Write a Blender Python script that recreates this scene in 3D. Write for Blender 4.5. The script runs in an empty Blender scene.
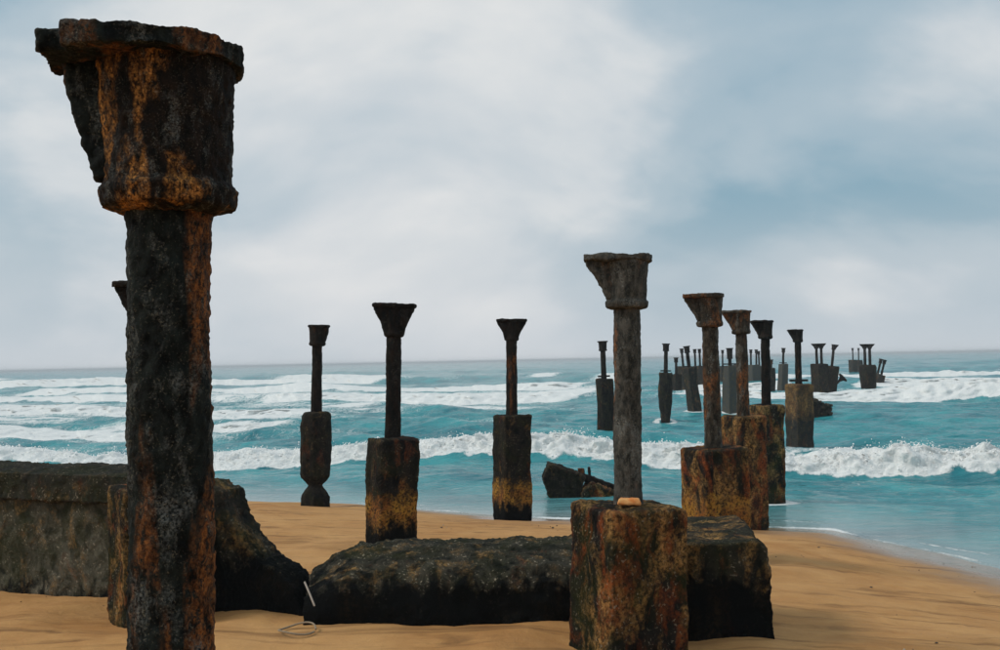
import bpy, bmesh, math, random
import numpy as np
from mathutils import Vector, Matrix

# ------------------------------------------------------------------ camera, sky, sun, exposure
scene = bpy.context.scene
COL = scene.collection
F_PX = 1072.0                       # focal length in photograph pixels (1000 x 650)
PITCH = math.atan(35.6 / F_PX)
ROLL = math.atan(0.0205)
Hc = 0.9                            # height of the pile heads above the eye, metres
SEA = -4.1 * Hc

right0 = Vector((1, 0, 0))
fwd = Vector((0, math.cos(PITCH), math.sin(PITCH)))
up0 = Vector((0, -math.sin(PITCH), math.cos(PITCH)))
R_ = right0 * math.cos(ROLL) - up0 * math.sin(ROLL)
U_ = right0 * math.sin(ROLL) + up0 * math.cos(ROLL)

cam_d = bpy.data.cameras.new('camera')
cam = bpy.data.objects.new('camera', cam_d)
COL.objects.link(cam)
cam_d.sensor_width = 36.0
cam_d.lens = F_PX / 1000.0 * 36.0
cam_d.clip_start = 0.1
cam_d.clip_end = 30000
cam.matrix_world = Matrix((
    (R_.x, U_.x, -fwd.x, 0), (R_.y, U_.y, -fwd.y, 0), (R_.z, U_.z, -fwd.z, 0), (0, 0, 0, 1)))
scene.camera = cam

SUN_EL, SUN_AZ = math.radians(42), math.radians(-98)      # azimuth measured from +Y towards +X
SUN_STRENGTH = 1.5
SKY_STRENGTH = 0.10

world = bpy.data.worlds.new('World')
scene.world = world
world.use_nodes = True
wn, wl = world.node_tree.nodes, world.node_tree.links
wn.clear()
def N(nodes, typ, **kw):
    n = nodes.new(typ)
    for k, v in kw.items():
        if k.startswith('i_'):
            key = k[2:]
            key = int(key) if key.isdigit() else key.replace('_', ' ')
            n.inputs[key].default_value = v
        else:
            setattr(n, k, v)
    return n
def ramp(nodes, stops, interp='LINEAR'):
    n = nodes.new('ShaderNodeValToRGB')
    cr = n.color_ramp
    cr.interpolation = interp
    while len(cr.elements) > 1:
        cr.elements.remove(cr.elements[-1])
    cr.elements[0].position = stops[0][0]
    c = stops[0][1]
    cr.elements[0].color = (c, c, c, 1) if not isinstance(c, tuple) else (*c[:3], 1)
    for p, c in stops[1:]:
        e = cr.elements.new(p)
        e.color = (c, c, c, 1) if not isinstance(c, tuple) else (*c[:3], 1)
    return n
def mixc(nodes, links, fac, a, b, blend='MIX'):
    n = nodes.new('ShaderNodeMix')
    n.data_type = 'RGBA'
    n.blend_type = blend
    for sock, val in ((0, fac), (6, a), (7, b)):
        if isinstance(val, bpy.types.NodeSocket):
            links.new(val, n.inputs[sock])
        elif isinstance(val, tuple):
            n.inputs[sock].default_value = (*val[:3], 1)
        else:
            n.inputs[sock].default_value = val
    return n.outputs[2]
def mathn(nodes, links, op, a, b=None, c=None, clamp=False):
    n = nodes.new('ShaderNodeMath')
    n.operation = op
    n.use_clamp = clamp
    for i, val in enumerate((a, b, c)):
        if val is None:
            continue
        if isinstance(val, bpy.types.NodeSocket):
            links.new(val, n.inputs[i])
        else:
            n.inputs[i].default_value = val
    return n.outputs[0]

def build_world():
    out = N(wn, 'ShaderNodeOutputWorld')
    bg = N(wn, 'ShaderNodeBackground', i_Strength=SKY_STRENGTH)
    wl.new(bg.outputs[0], out.inputs[0])
    sky = N(wn, 'ShaderNodeTexSky')
    sky.sky_type = 'NISHITA'
    sky.sun_disc = False
    sky.sun_elevation = SUN_EL
    sky.sun_rotation = SUN_AZ
    sky.air_density = 1.6
    sky.dust_density = 2.5
    tc = N(wn, 'ShaderNodeTexCoord')
    sep = N(wn, 'ShaderNodeSeparateXYZ')
    wl.new(tc.outputs['Generated'], sep.inputs[0])
    z = mathn(wn, wl, 'MAXIMUM', sep.outputs[2], 0.0)
    zz = mathn(wn, wl, 'ADD', z, 0.55)
    px = mathn(wn, wl, 'DIVIDE', sep.outputs[0], zz)
    py = mathn(wn, wl, 'DIVIDE', sep.outputs[1], zz)
    comb = N(wn, 'ShaderNodeCombineXYZ')
    wl.new(px, comb.inputs[0]); wl.new(py, comb.inputs[1])
    mp = N(wn, 'ShaderNodeMapping')
    mp.inputs['Location'].default_value = CLOUD_OFFSET
    mp.inputs['Rotation'].default_value = (0, 0, math.radians(-28))
    mp.inputs['Scale'].default_value = (0.9, 1.15, 1.0)
    wl.new(comb.outputs[0], mp.inputs[0])
    big = N(wn, 'ShaderNodeTexNoise', i_Scale=1.5, i_Detail=7.0, i_Roughness=0.48, i_Distortion=0.35)
    wl.new(mp.outputs[0], big.inputs['Vector'])
    fine = N(wn, 'ShaderNodeTexNoise', i_Scale=2.6, i_Detail=8.0, i_Roughness=0.5, i_Distortion=0.3)
    wl.new(mp.outputs[0], fine.inputs['Vector'])
    # thin parts of the cloud deck are blue-grey, thick parts pale
    cov = ramp(wn, [(0.39, 0.0), (0.475, 0.40), (0.56, 0.85), (0.66, 1.0)], 'EASE')
    mixv = mathn(wn, wl, 'MULTIPLY_ADD', fine.outputs[0], 0.30, mathn(wn, wl, 'MULTIPLY', big.outputs[0], 0.72))
    wl.new(mixv, cov.inputs[0])
    thin = mixc(wn, wl, 0.90, sky.outputs[0], (2.3, 3.75, 4.75))
    deck = ramp(wn, [(0.30, (4.5, 5.3, 5.9)), (0.5, (6.2, 6.5, 6.75)), (0.70, (8.3, 8.1, 7.85))])
    wl.new(fine.outputs[0], deck.inputs[0])
    clouds = mixc(wn, wl, cov.outputs[0], thin, deck.outputs[0])
    # distant veil near the horizon, all the way round
    veil = ramp(wn, [(0.0, 0.8), (0.05, 0.5), (0.16, 0.0)], 'EASE')
    wl.new(z, veil.inputs[0])
    allc = mixc(wn, wl, veil.outputs[0], clouds, (5.7, 6.05, 6.4))
    wl.new(allc, bg.inputs[0])
CLOUD_OFFSET = (-8.82, 16.65, 0.0)
build_world()

sun_d = bpy.data.lights.new('sun', 'SUN')
sun = bpy.data.objects.new('sun', sun_d)
COL.objects.link(sun)
sun_d.energy = SUN_STRENGTH
sun_d.angle = math.radians(14)
sun_d.color = (1.0, 0.93, 0.84)
sdir = Vector((math.sin(SUN_AZ) * math.cos(SUN_EL), math.cos(SUN_AZ) * math.cos(SUN_EL), math.sin(SUN_EL)))
sun.rotation_euler = (-sdir).to_track_quat('-Z', 'Y').to_euler()

scene.view_settings.view_transform = 'Standard'
scene.view_settings.look = 'None'
scene.view_settings.exposure = 0.1
scene.view_settings.gamma = 1.0
scene.view_settings.use_curve_mapping = False

# ------------------------------------------------------------------ helpers
def ray(px, py):
    return fwd + R_ * ((px - 500) / F_PX) + U_ * ((325 - py) / F_PX)
def at(px, py, d):
    """point seen at a pixel, d metres in front of the camera"""
    r = ray(px, py)
    return r * (d / r.y)

def ss(a, b, x):
    t = np.clip((x - a) / (b - a), 0, 1)
    return t * t * (3 - 2 * t)

_rng = np.random.RandomState(7)
_perm = _rng.permutation(512).astype(np.int32)
_perm = np.concatenate([_perm, _perm, _perm])
_grad = _rng.normal(size=(512, 3))
_grad /= np.linalg.norm(_grad, axis=1)[:, None]
def perlin(x, y, z=None, seed=0):
    x = np.asarray(x, dtype=np.float64) + seed * 17.31
    y = np.asarray(y, dtype=np.float64) - seed * 9.17
    three = z is not None
    xi = np.floor(x).astype(np.int64); xf = x - xi
    yi = np.floor(y).astype(np.int64); yf = y - yi
    u = xf * xf * xf * (xf * (xf * 6 - 15) + 10)
    v = yf * yf * yf * (yf * (yf * 6 - 15) + 10)
    xi &= 511; yi &= 511
    if three:
        z = np.asarray(z, dtype=np.float64)
        zi = np.floor(z).astype(np.int64); zf = z - zi
        w = zf * zf * zf * (zf * (zf * 6 - 15) + 10)
        zi &= 511
    def corner(dx, dy, dz):
        h = _perm[_perm[(xi + dx) & 511] + ((yi + dy) & 511)]
        if three:
            h = _perm[h + ((zi + dz) & 511)]
        g = _grad[h]
        r = g[..., 0] * (xf - dx) + g[..., 1] * (yf - dy)
        if three:
            r = r + g[..., 2] * (zf - dz)
        return r
    def plane(dz):
        a = corner(0, 0, dz); b = corner(1, 0, dz)
        c = corner(0, 1, dz); d = corner(1, 1, dz)
        return (a + u * (b - a)) * (1 - v) + (c + u * (d - c)) * v
    r = plane(0)
    if three:
        r = r * (1 - w) + plane(1) * w
    return r * 1.5
def fbm(x, y, z=None, oct=4, seed=0, gain=0.5, billow=False):
    s = 0; a = 1.0; f = 1.0
    for i in range(oct):
        n = perlin(x * f, y * f, None if z is None else z * f, seed + i * 3)
        s = s + a * (np.abs(n) * 2 - 0.5 if billow else n)
        a *= gain; f *= 2.03
    return s

def mesh_from(name, verts, faces, smooth=True):
    me = bpy.data.meshes.new(name)
    me.from_pydata([tuple(v) for v in verts], [], faces)
    me.validate()
    if smooth:
        me.polygons.foreach_set('use_smooth', np.ones(len(me.polygons), dtype=bool))
    me.update()
    return me
def grid_mesh(name, P, attrs=None):
    """P: (rows, cols, 3) array -> mesh, fast"""
    r, c, _ = P.shape
    me = bpy.data.meshes.new(name)
    nf = (r - 1) * (c - 1)
    me.vertices.add(r * c)
    me.vertices.foreach_set('co', P.reshape(-1).astype(np.float32))
    i = np.arange((r - 1) * c).reshape(r - 1, c)[:, :-1]
    quads = np.stack([i, i + 1, i + c + 1, i + c], axis=-1).reshape(-1)
    me.loops.add(nf * 4)
    me.loops.foreach_set('vertex_index', quads.astype(np.int32))
    me.polygons.add(nf)
    me.polygons.foreach_set('loop_start', np.arange(0, nf * 4, 4, dtype=np.int32))
    me.polygons.foreach_set('use_smooth', np.ones(nf, dtype=bool))
    for k, a in (attrs or {}).items():
        at_ = me.attributes.new(k, 'FLOAT', 'POINT')
        at_.data.foreach_set('value', a.reshape(-1).astype(np.float32))
    me.update(calc_edges=True)
    me.validate()
    return me
def link(name, me, mat=None, parent=None):
    o = bpy.data.objects.new(name, me)
    COL.objects.link(o)
    if mat is not None:
        me.materials.clear()
        me.materials.append(mat)
    if parent is not None:
        o.parent = parent
    return o
def empty(name, loc, rot=(0, 0, 0)):
    o = bpy.data.objects.new(name, None)
    o.empty_display_size = 0.2
    COL.objects.link(o)
    o.location = loc
    o.rotation_euler = rot
    return o
def tag(o, label, cat, group=None, kind=None):
    o['label'] = label
    if cat: o['category'] = cat
    if group: o['group'] = group
    if kind: o['kind'] = kind
    return o

def remesh(me, voxel):
    o = bpy.data.objects.new('tmp', me)
    COL.objects.link(o)
    m = o.modifiers.new('r', 'REMESH')
    m.mode = 'VOXEL'
    m.voxel_size = voxel
    m.use_smooth_shade = True
    dg = bpy.context.evaluated_depsgraph_get()
    new = bpy.data.meshes.new_from_object(o.evaluated_get(dg))
    bpy.data.objects.remove(o)
    bpy.data.meshes.remove(me)
    return new
def crust(me, layers, seed=0):
    """push the vertices along their normals by layered noise; layers: (scale, amplitude, stretch_z, billow)"""
    n = len(me.vertices)
    co = np.empty(n * 3, dtype=np.float32); me.vertices.foreach_get('co', co)
    no = np.empty(n * 3, dtype=np.float32); me.vertices.foreach_get('normal', no)
    co = co.reshape(-1, 3).astype(np.float64); no = no.reshape(-1, 3)
    d = np.zeros(n)
    for i, (sc, amp, sz, bil) in enumerate(layers):
        d += amp * fbm(co[:, 0] * sc, co[:, 1] * sc, co[:, 2] * sc * sz, oct=3, seed=seed * 5 + i * 11, billow=bil)
    co = co + no * d[:, None]
    me.vertices.foreach_set('co', co.reshape(-1).astype(np.float32))
    me.polygons.foreach_set('use_smooth', np.ones(len(me.polygons), dtype=bool))
    me.update()
    return me
def box_bm(sx, sy, z0, z1, taper=1.0, bevel=0.0, rot=0.0, segs=2):
    bm = bmesh.new()
    vs = []
    for z, k in ((z0, 1.0), (z1, taper)):
        for x, y in ((-1, -1), (1, -1), (1, 1), (-1, 1)):
            vs.append(bm.verts.new((x * sx / 2 * k, y * sy / 2 * k, z)))
    for f in ((3, 2, 1, 0), (4, 5, 6, 7), (0, 1, 5, 4), (1, 2, 6, 5), (2, 3, 7, 6), (3, 0, 4, 7)):
        bm.faces.new([vs[i] for i in f])
    if bevel > 0:
        bmesh.ops.bevel(bm, geom=list(bm.edges), offset=bevel, segments=segs, affect='EDGES', profile=0.6)
    bmesh.ops.rotate(bm, verts=bm.verts, cent=(0, 0, 0), matrix=Matrix.Rotation(rot, 3, 'Z'))
    return bm
def bm_mesh(bm, name='m', smooth=False):
    me = bpy.data.meshes.new(name)
    bmesh.ops.recalc_face_normals(bm, faces=bm.faces)
    bm.to_mesh(me)
    bm.free()
    if smooth:
        me.polygons.foreach_set('use_smooth', np.ones(len(me.polygons), dtype=bool))
    return me
def lathe(profile, seg=24, cx=0.0, cy=0.0):
    """profile: list of (z, r); closed at both ends"""
    vs, fs = [], []
    for z, r in profile:
        for k in range(seg):
            a = 2 * math.pi * k / seg
            vs.append((cx + r * math.cos(a), cy + r * math.sin(a), z))
    for i in range(len(profile) - 1):
        for k in range(seg):
            k2 = (k + 1) % seg
            fs.append((i * seg + k, i * seg + k2, (i + 1) * seg + k2, (i + 1) * seg + k))
    fs.append(tuple(range(seg - 1, -1, -1)))
    b = (len(profile) - 1) * seg
    fs.append(tuple(range(b, b + seg)))
    return mesh_from('lathe', vs, fs)
def prism(outline, thick, axis='Y'):
    """outline of (a, z) points, extruded by thick along Y (centred); returns mesh"""
    bm = bmesh.new()
    f = [bm.verts.new((a, -thick / 2, z)) for a, z in outline]
    b = [bm.verts.new((a, thick / 2, z)) for a, z in outline]
    n = len(outline)
    bm.faces.new(f); bm.faces.new(list(reversed(b)))
    for i in range(n):
        j = (i + 1) % n
        bm.faces.new((f[j], f[i], b[i], b[j]))
    return bm_mesh(bm)
def slab(outline, z0, z1):
    """horizontal plate from an (x, y) outline"""
    bm = bmesh.new()
    lo = [bm.verts.new((x, y, z0)) for x, y in outline]
    hi = [bm.verts.new((x, y, z1)) for x, y in outline]
    n = len(outline)
    bm.faces.new(list(reversed(lo))); bm.faces.new(hi)
    for i in range(n):
        j = (i + 1) % n
        bm.faces.new((lo[i], lo[j], hi[j], hi[i]))
    return bm_mesh(bm)

# ------------------------------------------------------------------ materials
class Mat:
    def __init__(self, name):
        self.m = bpy.data.materials.new(name)
        self.m.use_nodes = True
        self.n, self.l = self.m.node_tree.nodes, self.m.node_tree.links
        self.n.clear()
        self.out = N(self.n, 'ShaderNodeOutputMaterial')
        self.p = N(self.n, 'ShaderNodeBsdfPrincipled')
        self.l.new(self.p.outputs[0], self.out.inputs[0])
    def coords(self, per_object=True):
        tc = N(self.n, 'ShaderNodeTexCoord')
        v = tc.outputs['Object']
        self.objz = N(self.n, 'ShaderNodeSeparateXYZ')
        self.l.new(v, self.objz.inputs[0])
        if per_object:
            oi = N(self.n, 'ShaderNodeObjectInfo')
            ad = N(self.n, 'ShaderNodeVectorMath', operation='MULTIPLY_ADD')
            cb = N(self.n, 'ShaderNodeCombineXYZ')
            for i in range(3):
                self.l.new(oi.outputs['Random'], cb.inputs[i])
            self.l.new(cb.outputs[0], ad.inputs[0])
            ad.inputs[1].default_value = (37.0, 19.0, 53.0)
            self.l.new(v, ad.inputs[2])
            v = ad.outputs[0]
        self.v = v
        return v
    def noise(self, scale, detail=6, rough=0.6, dist=0.0, stretch=None, off=(0, 0, 0), typ='n'):
        v = self.v
        if stretch or any(off):
            mp = N(self.n, 'ShaderNodeMapping')
            mp.inputs['Scale'].default_value = stretch or (1, 1, 1)
            mp.inputs['Location'].default_value = off
            self.l.new(v, mp.inputs[0])
            v = mp.outputs[0]
        if typ == 'n':
            t = N(self.n, 'ShaderNodeTexNoise', i_Scale=scale, i_Detail=detail, i_Roughness=rough, i_Distortion=dist)
            self.l.new(v, t.inputs['Vector'])
            return t.outputs[0]
        t = N(self.n, 'ShaderNodeTexVoronoi', i_Scale=scale)
        self.l.new(v, t.inputs['Vector'])
        return t.outputs[0]
    def ramp(self, val, stops, interp='LINEAR'):
        r = ramp(self.n, stops, interp)
        self.l.new(val, r.inputs[0])
        return r.outputs[0]
    def mix(self, fac, a, b, blend='MIX'):
        return mixc(self.n, self.l, fac, a, b, blend)
    def math(self, op, a, b=None, c=None, clamp=False):
        return mathn(self.n, self.l, op, a, b, c, clamp)
    def bump(self, h, strength=0.5, dist=0.02, prev=None):
        b = N(self.n, 'ShaderNodeBump')
        b.inputs['Strength'].default_value = strength
        b.inputs['Distance'].default_value = dist
        self.l.new(h, b.inputs['Height'])
        if prev is not None:
            self.l.new(prev, b.inputs['Normal'])
        return b.outputs[0]
    def set(self, key, val):
        s = self.p.inputs[key]
        if isinstance(val, bpy.types.NodeSocket):
            self.l.new(val, s)
        elif isinstance(val, tuple):
            s.default_value = (*val[:3], 1)
        else:
            s.default_value = val

def iron_mat(name, rust=0.5, grey=0.3, dark=(0.003, 0.004, 0.004), size=1.0, brown=(0.019, 0.013, 0.010), vivid=(0.34, 0.130, 0.034), edgew=0.15, streak=0.3):
    M = Mat(name); M.coords()
    s = 1 / size
    n1 = M.noise(7 * s, 8, 0.65, 0.4, (1, 1, 0.45))
    n2 = M.noise(16 * s, 7, 0.7, 0.3, (1, 1, 0.5), (3.1, 0, 7))
    n3 = M.noise(55 * s, 5, 0.7, 0, None, (9, 2, 1))
    n4 = M.noise(3.0 * s, 4, 0.55, 0.6, (1, 1, streak), (0, 5, 2))
    base = M.mix(M.ramp(n2, [(0.40, 0.0), (0.62, 1.0)]), dark, brown)
    g = M.math('MULTIPLY', M.ramp(n1, [(0.52, 0.0), (0.66, 1.0)]), M.ramp(n3, [(0.42, 0.0), (0.6, 1.0)]))
    base = M.mix(M.math('MULTIPLY', g, grey), base, (0.17, 0.18, 0.17))
    lo = 0.66 - 0.22 * rust
    rm = M.math('MULTIPLY', M.ramp(n4, [(lo, 0.0), (lo + 0.10, 1.0)]), M.ramp(n2, [(0.36, 0.0), (0.58, 1.0)]))
    rcol = M.mix(M.ramp(n3, [(0.35, 0.0), (0.65, 1.0)]), (0.10, 0.028, 0.010), vivid)
    flake = M.noise(30 * s, 5, 0.75, 0.6, (1, 1, 0.6), (6, 1, 8))
    base = M.mix(M.math('MULTIPLY', rm, M.ramp(flake, [(0.40, 0.0), (0.55, 1.0)])), base, rcol)
    sp = M.noise(70 * s, 3, 0.6, 0, None, (2, 2, 5))
    spm = M.math('MULTIPLY', M.ramp(sp, [(0.58, 0.0), (0.68, 1.0)]), M.ramp(n1, [(0.40, 0.0), (0.6, 1.0)]))
    base = M.mix(M.math('MULTIPLY', spm, 0.25 + 0.5 * grey), base, (0.22, 0.195, 0.14))
    geo = N(M.n, 'ShaderNodeNewGeometry')
    edge = M.ramp(geo.outputs['Pointiness'], [(0.53, 0.0), (0.62, 1.0)])
    base = M.mix(M.math('MULTIPLY', edge, edgew), base, (0.12, 0.10, 0.08))
    M.set('Base Color', base)
    M.set('Roughness', M.ramp(n2, [(0.3, 0.5), (0.7, 0.85)]))
    M.set('Specular IOR Level', 0.06)
    h = M.math('MULTIPLY_ADD', n3, 0.5, n2)
    M.set('Normal', M.bump(h, 0.9, 0.018 * size))
    return M.m
def concrete_mat(name, dark=(0.004, 0.005, 0.006), ochre=0.4, rust=0.3, green=0.4, pale=0.3, band=None, algae_shade=None, light=0.0, bandcols=((0.46, 0.25, 0.045), (0.27, 0.105, 0.030))):
    M = Mat(name); M.coords()
    n1 = M.noise(2.4, 7, 0.62, 0.5)
    n2 = M.noise(6.0, 8, 0.68, 0.4, (1, 1, 0.7), (4, 1, 2))
    n3 = M.noise(26, 6, 0.7, 0, None, (1, 8, 3))
    n4 = M.noise(3.2, 6, 0.6, 0.8, (1, 1, 0.6), (7, 3, 9))
    n5 = M.noise(3.6, 6, 0.6, 0.8, (1, 1, 0.5), (2, 13, 4))
    sp = M.noise(38, 2, 0.5, 0, None, (0, 0, 6))
    base = M.mix(M.ramp(n2, [(0.38, 0.0), (0.62, 1.0)]), dark, (0.028 + light, 0.024 + light * 0.94, 0.019 + light * 0.68))
    gm = M.math('MULTIPLY', M.ramp(n1, [(0.5 - 0.1 * green, 0.0), (0.62, 1.0)]), green)
    base = M.mix(gm, base, (0.026, 0.031, 0.009))
    lo = 0.64 - 0.16 * ochre
    fin = M.noise(17, 8, 0.78, 0.5, (1, 1, 0.7), (11, 4, 6))
    om = M.math('MULTIPLY', M.ramp(n4, [(lo - 0.04, 0.0), (lo + 0.14, 1.0)]), M.math('MULTIPLY', M.ramp(n3, [(0.40, 0.1), (0.58, 1.0)]), M.ramp(fin, [(0.38, 0.05), (0.52, 1.0)])))
    base = M.mix(M.math('MULTIPLY', om, min(1, ochre + 0.35)), base, (0.52, 0.29, 0.095))
    lo = 0.66 - 0.16 * rust
    rm = M.math('MULTIPLY', M.ramp(n5, [(lo - 0.04, 0.0), (lo + 0.14, 1.0)]), M.math('MULTIPLY', M.ramp(n3, [(0.36, 0.1), (0.58, 1.0)]), M.ramp(fin, [(0.46, 1.0), (0.64, 0.2)])))
    base = M.mix(M.math('MULTIPLY', rm, min(1, rust + 0.4)), base, (0.34, 0.085, 0.022))
    pm = M.math('MULTIPLY', M.ramp(sp, [(0.60, 0.0), (0.70, 1.0)]), M.ramp(n2, [(0.45, 0.0), (0.6, 1.0)]))
    base = M.mix(M.math('MULTIPLY', pm, pale), base, (0.42, 0.36, 0.26))
    wob = M.math('MULTIPLY_ADD', M.math('SUBTRACT', n2, 0.5), 0.9, M.objz.outputs[2])
    if band:
        z0, z1, z2, z3 = band
        bm_ = M.ramp(M.math('DIVIDE', wob, 3.0, clamp=False), [(z0 / 3, 0.0), (z1 / 3, 1.0), (z2 / 3, 1.0), (z3 / 3, 0.0)])
        bm_ = M.math('MULTIPLY', M.math('MULTIPLY', bm_, M.ramp(n3, [(0.42, 0.1), (0.54, 1.0)])), M.ramp(n4, [(0.36, 0.35), (0.50, 1.0)]))
        bcol = M.mix(M.ramp(n1, [(0.4, 0.0), (0.6, 1.0)]), bandcols[0], bandcols[1])
        base = M.mix(bm_, base, bcol)
    geo = N(M.n, 'ShaderNodeNewGeometry')
    edge = M.ramp(geo.outputs['Pointiness'], [(0.53, 0.0), (0.60, 1.0)])
    base = M.mix(M.math('MULTIPLY', edge, 0.35), base, (0.20, 0.145, 0.095))
    if algae_shade is not None:  # blackened lower part: tidal algae, plus painted-in shade on beam and wall end
        am = M.ramp(M.math('DIVIDE', wob, 3.0), [((algae_shade - 0.10) / 3, 1.0), ((algae_shade + 0.10) / 3, 0.0)])
        base = M.mix(M.math('MULTIPLY', am, 0.96), base, (0.0035, 0.0045, 0.005))
    M.set('Base Color', base)
    M.set('Roughness', M.ramp(n2, [(0.3, 0.65), (0.7, 0.95)]))
    M.set('Specular IOR Level', 0.06)
    h = M.math('MULTIPLY_ADD', n3, 0.6, n2)
    M.set('Normal', M.bump(M.math('MULTIPLY_ADD', fin, 0.8, h), 1.0, 0.045))
    return M.m

# shore frame: u runs along the shore, v out to sea
SH = math.radians(23)
nx_, ny_ = math.sin(SH), math.cos(SH)
def uv_of(x, y):
    return x * ny_ - y * nx_, x * nx_ + y * ny_
def sand_z(x, y):
    x = np.asarray(x, dtype=np.float64); y = np.asarray(y, dtype=np.float64)
    u, v = uv_of(x, y)
    vv = np.array([-400, -30, 0, 5, 9, 14.5, 18, 21, 22.5, 27, 35, 60, 140]) 
    hh = np.array([-1.2, -1.9, -2.2, -2.36, -2.50, -2.83, -3.07, -3.37, -3.58, -4.1, -4.8, -6.5, -9.0])
    z = np.interp(v, vv, hh)
    z = z - 0.13 * np.clip(u + 2.5, 0, 12) * ss(6, 18, v)
    z = z + np.clip(-(u + 9.5) * 0.05, 0, 0.17) * ss(12, 19, v) * ss(25.5, 22, v)
    z = z + 0.06 * perlin(u / 6.0, v / 5.0, seed=2) * ss(26, 12, v)
    return z

# sand
def sand_mat():
    M = Mat('beach_sand')
    tc = N(M.n, 'ShaderNodeTexCoord')
    M.v = tc.outputs['Object']
    sep = N(M.n, 'ShaderNodeSeparateXYZ'); M.l.new(M.v, sep.inputs[0])
    n1 = M.noise(0.55, 6, 0.6, 0.6, (1, 1, 0.2))
    n2 = M.noise(2.6, 7, 0.65, 0.5, (1, 1, 0.2), (3, 1, 0))
    n3 = M.noise(140, 3, 0.6, 0, None)
    n4 = M.noise(9, 5, 0.6, 0.3, None, (5, 5, 0))
    st = M.noise(1.3, 6, 0.65, 1.2, (0.35, 1.6, 0.2), (2, 9, 0))
    base = M.mix(M.ramp(n1, [(0.35, 0.0), (0.65, 1.0)]), (0.42, 0.205, 0.070), (0.54, 0.298, 0.118))
    base = M.mix(M.math('MULTIPLY', M.ramp(n2, [(0.45, 0.0), (0.68, 1.0)]), 0.45), base, (0.60, 0.335, 0.125))
    base = M.mix(M.math('MULTIPLY', M.ramp(st, [(0.52, 0.0), (0.66, 1.0)]), 0.75), base, (0.19, 0.095, 0.038))
    base = M.mix(M.math('MULTIPLY', M.ramp(n3, [(0.55, 0.0), (0.7, 1.0)]), 0.35), base, (0.20, 0.11, 0.05))
    wet = M.math('MULTIPLY_ADD', M.math('SUBTRACT', n1, 0.5), 0.35, sep.outputs[2])
    wetf = M.ramp(M.math('MULTIPLY_ADD', wet, 0.5, 2.0), [(0.5 * (-3.56) + 2.0, 1.0), (0.5 * (-3.16) + 2.0, 0.0)], 'EASE')
    base = M.mix(M.math('MULTIPLY', wetf, 0.85), base, (0.20, 0.112, 0.050))
    M.set('Base Color', base)
    M.set('Roughness', M.math('MULTIPLY_ADD', wetf, -0.72, 0.88))
    M.set('Specular IOR Level', M.math('MULTIPLY_ADD', wetf, 0.6, 0.12))
    h = M.math('MULTIPLY_ADD', n3, 0.12, M.math('MULTIPLY_ADD', n4, 0.5, n2))
    bmp = M.bump(h, 0.5, 0.05)
    M.l.new(M.math('MULTIPLY_ADD', wetf, -0.42, 0.5), bmp.node.inputs['Strength'])
    M.set('Normal', bmp)
    return M.m
def build_sand():
    def ax(lo, flo, fhi, hi, step):
        core = np.arange(flo, fhi, step)
        a = [flo]; s = step
        while a[-1] > lo:
            s *= 1.3; a.append(a[-1] - s)
        b = [fhi]; s = step
        while b[-1] < hi:
            s *= 1.3; b.append(b[-1] + s)
        return np.concatenate([np.array(a[:0:-1]), core, np.array(b)])
    us = ax(-600, -26, 14, 600, 0.075)
    vs = ax(-300, 1.5, 27, 120, 0.075)
    U, V = np.meshgrid(us, vs)
    X = U * ny_ + V * nx_
    Y = -U * nx_ + V * ny_
    Z = sand_z(X, Y)
    near = ss(24, 17, V) * 0.8 + 0.05
    Z = Z + near * (0.020 * fbm(U * 1.1, V * 1.1, oct=4, seed=4) + 0.012 * fbm(U * 3.1, V * 2.6, oct=3, seed=9, billow=True))
    for (bx, by, rad, dep) in SCOUR:
        r = np.hypot(X - bx, Y - by) / rad
        Z = Z - dep * np.exp(-(r ** 2)) + dep * 0.45 * np.exp(-((r - 1.5) / 0.45) ** 2)
    o = link('beach_sand', grid_mesh('beach_sand', np.stack([X, Y, Z], -1)), sand_mat())
    o['kind'] = 'structure'; o['label'] = 'golden brown beach sand sloping down to the surf'
    return o

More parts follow.
